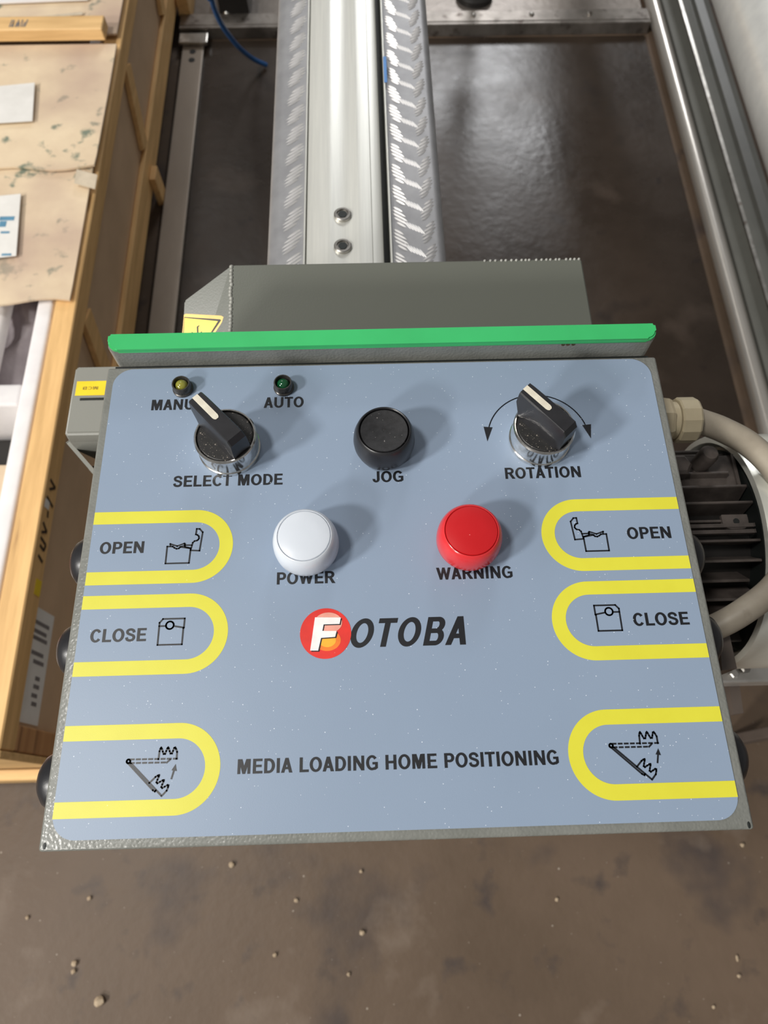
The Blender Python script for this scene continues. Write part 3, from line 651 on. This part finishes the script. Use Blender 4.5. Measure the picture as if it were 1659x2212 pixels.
# ------------------------------------------------------------------ electric motor at the right
mx, my, mz, mr = .13, .1740, .826, .0560
g = thing('electric_motor', 'dark finned electric motor with bright galvanised fan cowl, right of the control box', 'motor', (.2, my, .752))
bm = B(); lathe(bm, (.160, my, mz), [(.030, -.004), (.050, 0), (mr, .002), (mr, .072), (.03, .074)], 'X', 64, 1); obj('motor_body', bm, M['motor_core'], g, True, 30)
R1 = .0715
for k in range(36):
    a = math.radians(k*10+4)
    if 245 < (k*10+4) < 295: continue
    bm = B(); d = Vector((0, math.cos(a), math.sin(a))); n = Vector((0, -math.sin(a), math.cos(a)))
    c0 = Vector((0, my, mz)); vs = []
    for x in (.162, .228 if k % 3 else .221):
        for rr, hw in ((mr-.001, .0012), (R1-.0006, .0009), (R1, .0005)):
            for q in (-1, 1): vs.append(bm.verts.new(c0+Vector((x, 0, 0))+d*rr+n*hw*q))
    A = vs[:6]; D = vs[6:]
    o1 = [A[0], A[2], A[4], A[5], A[3], A[1]]; o2 = [D[0], D[2], D[4], D[5], D[3], D[1]]
    bm.faces.new(o1); bm.faces.new(o2)
    for i in range(6): bm.faces.new((o1[i], o1[(i+1) % 6], o2[(i+1) % 6], o2[i]))
    obj('cooling_fin', bm, M['motor'], g)
def radial(a, x, r): return Vector((x, my+r*math.cos(math.radians(a)), mz+r*math.sin(math.radians(a))))
bm = B(); bar(bm, radial(58, .175, .060), radial(58, .226, .060), .022, .020, (0, 0, 1), .002); obj('rib_boss', bm, M['motor'], g)
q = at(1527, 975, .9); bm = B(); lathe(bm, (q.x, q.y-.003, .884), [(.0060, 0), (.0060, .018), (.0045, .0205), (0, .0210)], n=20); obj('lifting_lug', bm, M['motor'], g, True, 40)
q = at(1474, 992, .9); bm = B(); lathe(bm, (q.x, q.y-.002, .885), [(.0075, 0), (.0075, .011), (.0055, .0130), (0, .0130)], n=6); obj('hex_bolt', bm, M['motor'], g)
bm = B(); bar(bm, radial(97, .162, R1+.001), radial(97, .224, R1+.001), .0016, .0026, (0, 0, 1), .0004); bar(bm, radial(100, .162, R1+.001), radial(100, .224, R1+.001), .0016, .0026, (0, 0, 1), .0004); obj('double_rib', bm, M['motor'], g)
bm = B(); q = at(1588, 1128, .897)
prism(bm, rrect(q.x-.0085, q.y-.0050, q.x+.0075, q.y+.0045, (.005, .005, .0005, .0005)), .8962, .8985); 
ear = obj('earth_tab', bm, M['motor'], g)
bm = B(); lathe(bm, (q.x, q.y, .8986), [(.0019, 0), (.0019, .0002), (0, .0002)], n=16); obj('tab_hole', bm, M['slot'], g)
# fan cowl: wide open ring facing the body
bm = B(); lathe(bm, (.2325, my, mz), [(.0735, .0040), (.0742, -.0020), (.0765, -.0050), (.0805, -.0045), (.0818, -.001), (.0818, .060), (.0700, .078), (.0300, .084), (0, .0845)], 'X', 96, 1)
cw = obj('fan_cowl', bm, M['cowl'], g, True, 40); cw['label'] = 'bright galvanised fan cowl'
bm = B(); lathe(bm, (.2295, my, mz), [(.0715, 0), (.0715, .004), (.0300, .004)], 'X', 64, 1); obj('cowl_inside', bm, M['slot'], g)
q = radial(52, .2330, .0800); bm = B(); lathe(bm, tuple(q-Vector((0, 0, .002))), [(.0048, 0), (.0048, .0040), (.0030, .0058), (0, .0060)], n=16); obj('cowl_screw', bm, M['chrome'], g, True, 40)
bm = B(); box(bm, (.162, .110, .7205), (.205, .245, .7745), .002); obj('motor_foot', bm, M['motor'], g)
# steel mounting rail under the motor and its bracket
g = thing('mounting_rail', 'bright bare steel mounting rail under the motor at the right edge', 'rail', (.35, .12, .72))
ry0, ry1 = at(1620, 1474, .72).y, at(1620, 1430, .72).y
bm = B(); box(bm, (.10, ry0, .700), (.66, ry1, .720), .002); box(bm, (.10, ry1, .712), (.224, .25, .720), .001); obj('rail', bm, M['bright_steel'], g)
for x in (.115, .19):
    bm = B(); box(bm, (x, .15, .0005), (x+.03, .18, .7115), .002); obj('rail_leg', bm, M['bracket'], g)
bm = B(); box(bm, (.60, ry0, .0005), (.63, ry1, .6995), .002); obj('rail_leg', bm, M['bracket'], g)
q = at(1607, 1424, .724); bm = B(); lathe(bm, (q.x, q.y-.006, .7202), [(.0050, 0), (.0050, .0035), (.0035, .0045), (0, .0045)], n=6); obj('bolt', bm, M['steel'], g)
g = thing('hanging_bracket', 'narrow brown-grey steel bracket beside the control box below the motor', 'bracket', (.24, .1, .70))
def plate(name, pxs, z, th): bm = B(); prism(bm, [(at(px, py, z).x, at(px, py, z).y) for px, py in pxs], z-th, z); return obj(name, bm, M['bracket'], g)
plate('upper_plate', [(1552, 1352), (1571, 1348), (1592, 1444), (1560, 1448)], .877, .005)
qa, qb = at(1592, 1444, .877), at(1560, 1448, .877)
bm = B(); box(bm, (qb.x, min(qa.y, qb.y)+.0005, .7205), (qa.x, max(qa.y, qb.y)+.003, .8715), .0005); obj('upright_plate', bm, M['bracket'], g)
plate('lower_plate', [(1575, 1478), (1597, 1476), (1606, 1540), (1585, 1543)], .7000, .012)
q = at(1588, 1455, .724); bm = B(); lathe(bm, (q.x, q.y, .7202), [(.0040, 0), (.0040, .003), (.0028, .004), (0, .004)], n=6); obj('bolt', bm, M['bright_steel'], g)

# ------------------------------------------------------------------ small grey box at the left
g = thing('junction_box', 'small grey box with yellow sticker, left of the control box', 'junction box', (-.18, .27, .80))
bm = B()
def lb(px, py, z): q = at(px, py, z); return (q.x, q.y, z)
zt = .885; TL = at(164, 791, zt); BLc = at(137, 938, zt); B2 = at(146, 953, zt-.006)
sec = [(TL.y, zt), (TL.y, zt-.06), (B2.y+.012, zt-.06), (B2.y, zt-.020), (B2.y, zt-.008), (BLc.y, zt)]
xl = (TL.x+BLc.x)/2
A = [bm.verts.new((xl, y, z)) for y, z in sec]; D = [bm.verts.new((-.1472, y, z)) for y, z in sec]
bm.faces.new(A); bm.faces.new(D)
for i in range(6): bm.faces.new((A[i], A[(i+1) % 6], D[(i+1) % 6], D[i]))
bmesh.ops.bevel(bm, geom=[e for e in bm.edges], offset=.0016, segments=3, affect='EDGES'); obj('enclosure', bm, M['grey_box'], g, True, 50)
q0 = at(162, 855, zt); q1 = at(232, 823, zt)
bm = B(); box(bm, (q0.x, q0.y, zt+.00005), (q1.x+.004, q1.y, zt+.0003)); sk = obj('yellow_sticker', bm, M['sticker'], g); sk['label'] = 'yellow sticker with worn dark lettering, upside down'
word('MCB', q0.x+.0045, q0.x+.0150, (q0.y+q1.y)/2-.0012, (q0.y+q1.y)/2+.0012, mt='faded', z=zt+.0003, parent=sk, rot=True)
q2 = at(173, 862, zt); bm = B(); box(bm, (q2.x, q2.y-.0012, zt+.00005), (-.1505, q2.y+.0006, zt+.0003)); obj('slot', bm, M['slot'], g)
bm = B(); a = at(147, 955, .868); b = at(212, 1030, .868)
bar(bm, (a.x, a.y, .848), (b.x, b.y, .848), .0018, .040, (0, 0, 1), .0004); obj('side_bracket', bm, M['grey_box'], g)
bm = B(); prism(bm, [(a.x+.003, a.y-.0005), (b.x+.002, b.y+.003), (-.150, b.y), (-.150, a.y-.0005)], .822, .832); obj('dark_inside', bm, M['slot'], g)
bm = B(); q = at(190, 957, .848); w_ = at(225, 988, .848); prism(bm, [(q.x, q.y), (q.x+.010, w_.y+.002), (-.152, w_.y), (-.152, q.y)], .8325, .852); obj('white_connector', bm, M['foam'], g)

# ------------------------------------------------------------------ wooden crate at the left
XS = -.508                                            # plane of the crate's side
cr = thing('wooden_crate', 'long open pine crate with brown board sides, left of the machine', 'crate', (-.9, 1.3, 0))
X2 = -1.30; YN, YF = .100, 3.0
def cpart(name, lo, hi, mt, bev=.002): bm = B(); box(bm, lo, hi, bev, 1); return obj(name, bm, M[mt], cr)
cpart('top_rail', (XS-.037, YN, .268), (XS, YF, .310), 'pine')
cpart('side_board', (XS-.020, YN+.002, .048), (XS-.012, YF, .2675), 'board', 0)
cpart('bottom_rail', (XS-.0115, YN+.036, .044), (XS, YF, .112), 'pine')
cpart('corner_post', (XS-.0115, YN, .046), (XS, YN+.035, .2675), 'orange_pine')
cpart('end_board', (X2, YN-.012, .112), (XS, YN-.001, .308), 'pine_x')
cpart('end_skid', (X2, YN-.030, .030), (XS+.004, YN-.0125, .108), 'pine_x')
for y in (.25, 1.3, 2.4): cpart('floor_skid', (X2, y, .0005), (XS-.03, y+.09, .0435), 'pine_x')
cpart('floor_board', (X2, YN, .044), (XS-.021, YF, .0475), 'board', 0)
cpart('far_side', (X2, YN+.002, .048), (X2+.02, YF, .300), 'board', 0)
def brace(y0, y1, xo, z1=.012):
    # flat brace between the rails, its foot standing on the floor outside the bottom rail
    bm = B(); bar(bm, (XS-.0058, y0, .262), (XS-.0058, y1, .1145), .046, .0100, (1, 0, 0), .001); obj('brace', bm, M['pine'], cr)
    if xo: bm = B(); box(bm, (XS+.001, y1-.058, .0005), (XS+.0155, y1-.014, .078), .001); obj('brace_foot', bm, M['pine'], cr)
brace(1.500, 1.430, 1); brace(.842, .790, 0); brace(1.98, 1.90, 0)
# writing and label on the side
ink2 = mat('marker_ink', (.06, .035, .02), .7, scale=60)
for (ya, za, yb, zb) in [(.500, .292, .494, .272), (.494, .272, .484, .290), (.470, .294, .462, .270), (.450, .283, .440, .281), (.428, .292, .418, .276), (.418, .276, .412, .292), (.404, .292, .398, .272), (.398, .272, .388, .276), (.388, .276, .392, .290), (.376, .290, .370, .274)]:
    bm = B(); bar(bm, (XS+.0004, ya, za+.006), (XS+.0004, yb, zb+.006), .0006, .0045, (0, 0, 1)); o = obj('marker_stroke', bm, ink2, cr)
bm = B(); box(bm, (XS+.0002, .452, .288), (XS+.0006, .466, .303)); obj('tape_scrap', bm, M['paper'], cr)
bm = B(); box(bm, (XS+.0002, .318, .272), (XS+.0006, .342, .290)); obj('yellow_mark', bm, M['sticker'], cr)
bm = B(); box(bm, (XS-.0118, .142, .188), (XS-.0112, .310, .2670)); lab = obj('shipping_label', bm, M['paper'], cr); lab['label'] = 'white paper label with grey printed lines'
gi = mat('grey_print', (.22, .2, .2), .7, scale=60)
for y, z0, z1 in ((.285, .200, .25), (.272, .205, .255), (.262, .20, .25), (.24, .205, .245), (.228, .20, .235), (.205, .205, .22), (.193, .203, .222), (.18, .205, .224), (.168, .203, .22)):
    bm = B(); box(bm, (XS-.0112, y, z0), (XS-.0110, y+.006, z1)); obj('print_line', bm, gi, lab)

# lid on the crate
lid = thing('cardboard_lid', 'stained cardboard sheet covering the far part of the crate, with paper sheets on it', 'cardboard sheet', (-.9, 1.6, .301))
def sheet(name, y0, y1, x0, x1, z, amp, mt='card', th=.004, seed=1, parent=lid):
    bm = B(); nx, ny = 30, max(6, int((y1-y0)/.03)); rnd = random.Random(seed); ph = [rnd.uniform(0, 6) for _ in range(4)]
    def zz(x, y):
        return z + amp*(.5+.5*math.sin(x*9+ph[0]+y*3))*(.5+.5*math.sin(y*11+ph[1])) + (amp*.8 if y-y0 < .03 else 0)*(.5+.5*math.sin(x*23+ph[2]))
    top = [[bm.verts.new((x0+(x1-x0)*i/nx, y0+(y1-y0)*j/ny+(.006*math.sin(i*.9+ph[3]) if j == 0 else 0), 0)) for i in range(nx+1)] for j in range(ny+1)]
    for r in top:
        for v in r: v.co.z = zz(v.co.x, v.co.y)
    bot = [[bm.verts.new(v.co-Vector((0, 0, th))) for v in r] for r in top]
    for j in range(ny):
        for i in range(nx):
            bm.faces.new((top[j][i], top[j][i+1], top[j+1][i+1], top[j+1][i])); bm.faces.new((bot[j][i], bot[j+1][i], bot[j+1][i+1], bot[j][i+1]))
    for j in range(ny):
        bm.faces.new((top[j][0], top[j+1][0], bot[j+1][0], bot[j][0])); bm.faces.new((top[j][nx], bot[j][nx], bot[j+1][nx], top[j+1][nx]))
    for i in range(nx):
        bm.faces.new((top[0][i], bot[0][i], bot[0][i+1], top[0][i+1])); bm.faces.new((top[ny][i], top[ny][i+1], bot[ny][i+1], bot[ny][i]))
    return obj(name, bm, M[mt], parent, True, 40)
sheet('near_flap', .826, 1.145, X2+.03, -.516, .3185, .003, seed=4)
sheet('middle_flap', 1.128, 1.475, X2+.03, -.510, .3240, .003, seed=9)
sheet('far_flap', 1.505, 3.0, X2+.03, -.514, .3225, .003, seed=5)
def lidbox(name, pxs, z, th, mt, par=lid):
    a = [at(px, py, z) for px, py in pxs]; bm = B(); prism(bm, [(q.x, q.y) for q in a], z, z+th); return obj(name, bm, M[mt], par)
p1 = lidbox('paper_sheet', [(-90, 195), (75, 179), (70, 262), (-95, 272)], .3312, .0006, 'paper')
p2 = lidbox('paper_sheet', [(-90, 432), (45, 419), (35, 553), (-100, 568)], .3252, .0006, 'paper')
lidbox('tape_strip', [(75, 37), (178, 26), (178, 32), (78, 40)], .3280, .0005, 'tape'); lidbox('tape_strip', [(-60, 38), (22, 35), (22, 42), (-60, 45)], .3280, .0005, 'tape')
lidbox('white_wrap', [(-80, -25), (195, -30), (190, 1), (-80, 12)], .3280, .003, 'foam')
bl_ = mat('blue_print', (.12, .30, .45), .6, scale=60)
for (x0, y0, x1, y1) in ((0, 468, 30, 476), (0, 478, 12, 490), (2, 500, 20, 504), (4, 548, 24, 552)):
    a = at(x0, y0, .3259); b = at(x1, y1, .3259); bm = B(); box(bm, (a.x, b.y, .3259), (b.x, a.y, .3262)); obj('blue_mark', bm, bl_, p2)
bt = thing('top_batten', 'pine batten lying across the cardboard lid near the top left corner', 'batten', (-.9, 1.49, .315))
bm = B(); box(bm, (X2, 1.478, .3290), (-.530, 1.520, .354), .002, 1); obj('batten', bm, M['pine_x'], bt)
for k in range(9):
    a = at(12+k*4.3, 88-(k % 3)*1.5, .3543); bm = B(); bar(bm, (a.x, 1.486, .3543), (a.x+random.uniform(-.002, .003), 1.508-(k % 2)*.008, .3543), .0022, .0004); obj('stamp_mark', bm, gi, bt)
a = at(203, 345, .318); sc = thing('clear_tape_tag', 'small shiny clear tape tag on the edge of the cardboard lid', 'tape', (-.53, 1.15, .318))
bm = B(); prism(bm, [(-.540, 1.085), (-.500, 1.070), (-.500, 1.105), (-.540, 1.12)], .3296, .3303); obj('tape', bm, M['tape'], sc)

# things inside the crate
def inbox(name, label, cat, lo, hi, mt, bev=.006, group=None):
    bm = B(); box(bm, lo, hi, bev, 3); o = obj(name, bm, M[mt], None, True, 40); return tag(o, label, cat, group)
inbox('foam_edge', 'long white foam edge strip standing along the inside of the crate', 'foam', (-.578, YN+.06, .0476), (-.550, 1.6, .306), 'foam')
inbox('foam_block', 'white foam block lying across the open crate', 'foam', (-.80, .634, .0476), (-.5795, .676, .300), 'foam')
bm = B()
nx, ny = 24, 30; grid = [[bm.verts.new((-.82+.2395*i/nx, .68+.50*j/ny, .235+.012*math.sin(i*.8+math.sin(j*.5)*1.5)+.008*math.sin(j*.7+i*.3))) for i in range(nx+1)] for j in range(ny+1)]
for j in range(ny):
    for i in range(nx): bm.faces.new((grid[j][i], grid[j][i+1], grid[j+1][i+1], grid[j+1][i]))
r = bmesh.ops.extrude_face_region(bm, geom=list(bm.faces)); 
for v in [v for v in r['geom'] if isinstance(v, bmesh.types.BMVert)]: v.co.z = .0478
tag(obj('wrapped_roll', bm, M['wrap'], None, True, 60), 'crumpled grey-lilac plastic wrapped pack in the crate beside the white foam', 'package')
inbox('white_tube', 'white plastic tube end at the left edge of the open crate, above the foam block', 'tube', (-.70, .69, .2550), (-.642, 1.10, .2850), 'foam', .014)
inbox('dark_machine_part', 'dark grey machine part lying in the crate below the foam block', 'machine part', (-.80, .542, .0476), (-.585, .630, .20), 'dark', .01)
inbox('steel_part', 'light grey metal bar in the crate beside the dark machine part', 'machine part', (-.605, .545, .2015), (-.588, .628, .225), 'steel', .002)
inbox('carton', 'plain brown carton standing in the crate near the front', 'carton', (-.80, .440, .0476), (-.5805, .536, .282), 'card', .003)
inbox('red_carton', 'orange-red carton in the open end of the crate', 'carton', (-.80, .330, .0476), (-.5805, .436, .270), 'orange_red', .003)
inbox('white_carton', 'white carton in the nearest corner of the crate', 'carton', (-.80, .150, .0476), (-.5805, .325, .262), 'foam', .003)

# ------------------------------------------------------------------ things at the far left top
g = thing('black_clamp', 'black bracket with a shiny bolt, on the floor plate behind the cross channel', 'bracket', (-.28, 2.12, .01))
a = at(505, 12, .03)
bm = B(); box(bm, (a.x-.035, a.y-.04, .0105), (a.x+.045, a.y+.10, .075), .004); obj('bracket_block', bm, M['dark'], g)
bm = B(); box(bm, (a.x-.065, a.y-.035, .0105), (a.x-.036, a.y+.05, .030), .003); obj('bracket_foot', bm, M['bracket'], g)
bm = B(); q = at(489, 25, .035); lathe(bm, (q.x, q.y, .0302), [(.011, 0), (.011, .006), (.006, .010), (0, .010)], n=24); obj('bolt', bm, M['chrome'], g, True)
g = thing('pine_offcut', 'short pine block on the floor beside the far end of the crate side', 'wood block', (-.52, 2.1, 0))
a = at(388, 18, .05); bm = B(); box(bm, (-.504, a.y, .0105), (-.472, a.y+.12, .075), .002, 1); obj('block', bm, M['pine'], g)
g = thing('air_hose', 'thin blue air hose hanging down left of the beam', 'hose', (-.35, 1.9, .1))
pp = []
for px, py, z in [(446, -60, .40), (453, -20, .34), (462, 15, .28), (476, 48, .22), (496, 78, .16), (520, 106, .10), (548, 128, .04), (575, 140, .0095)]:
    q = at(px, py, z); pp.append(q)
pp = [at(446, -60, .40)+Vector((0, .3, .35))]+pp
bm = B(); tube(bm, spline(pp, 8), .0058, 16); obj('hose', bm, M['blue_hose'], g, True, 60)

# ------------------------------------------------------------------ crumbs on the floor
def crumb(px, py, s_, label, z=.0, e=(1, 1, .7), mt='crumb', nm='wood_crumb', seed=0):
    q = at(px, py, z); rnd = random.Random(seed); s = s_*.75; bm = B(); r = bmesh.ops.create_icosphere(bm, subdivisions=2, radius=s/2)
    for v in bm.verts: v.co = Vector((v.co.x*e[0], v.co.y*e[1], v.co.z*e[2]))*rnd.uniform(.8, 1.15)
    mn = min(v.co.z for v in bm.verts); bmesh.ops.translate(bm, verts=bm.verts, vec=(q.x, q.y, z-mn+.0002))
    tag(obj(nm, bm, M[mt], None, True, 30), label, 'crumb')
CR_ = [(501, 1868, .012, 'small tan crumb on the floor just below the panel, left of centre'), (782, 2014, .012, 'pale crumb on the floor near the bottom centre'),
 (594, 2062, .009, 'tiny white crumb on the floor left of the bottom centre'), (217, 2162, .020, 'largest pale crumb on the floor at the bottom left'),
 (162, 2080, .012, 'brown crumb above the largest crumb at bottom left'), (160, 2098, .010, 'small crumb just under the brown crumb at bottom left'),
 (780, 1882, .008, 'faint grey crumb on the floor under the middle of the panel edge'), (194, 1940, .010, 'grey crumb on the floor under the left corner of the panel'),
 (60, 1982, .008, 'tiny reddish crumb at the left edge of the floor'), (1202, 1943, .008, 'tiny grey crumb on the floor right of the bottom centre'),
 (753, 2104, .008, 'tiny pale crumb just above the bottom edge, at centre'), (1540, 2175, .007, 'tiny white crumb at the bottom right'), (640, 1945, .009, 'dull grey crumb on the floor left of centre'),
 (1602, 1825, .009, 'pale crumb on the floor under the right corner of the panel')]
for i, (px, py, s, lb_) in enumerate(CR_): crumb(px, py, s, lb_, seed=i)
crumb(1591, 2070, .010, 'upright pale splinter on the floor at the bottom right', e=(.5, 1.3, .6), nm='wood_splinter', seed=31)
crumb(1595, 2108, .008, 'small pale crumb under the upright splinter at bottom right', seed=32)
crumb(1580, 706, .030, 'pale wood chip on the floor left of the slim pipe', e=(.42, 1.35, .3), nm='wood_chip', z=.0, seed=41)
crumb(1479, 91, .016, 'round yellowish chip resting on the edge of the stepped rail', z=.022, seed=42)
crumb(1454, 216, .012, 'small grey chip lying against the slim pipe', z=.003, seed=43)
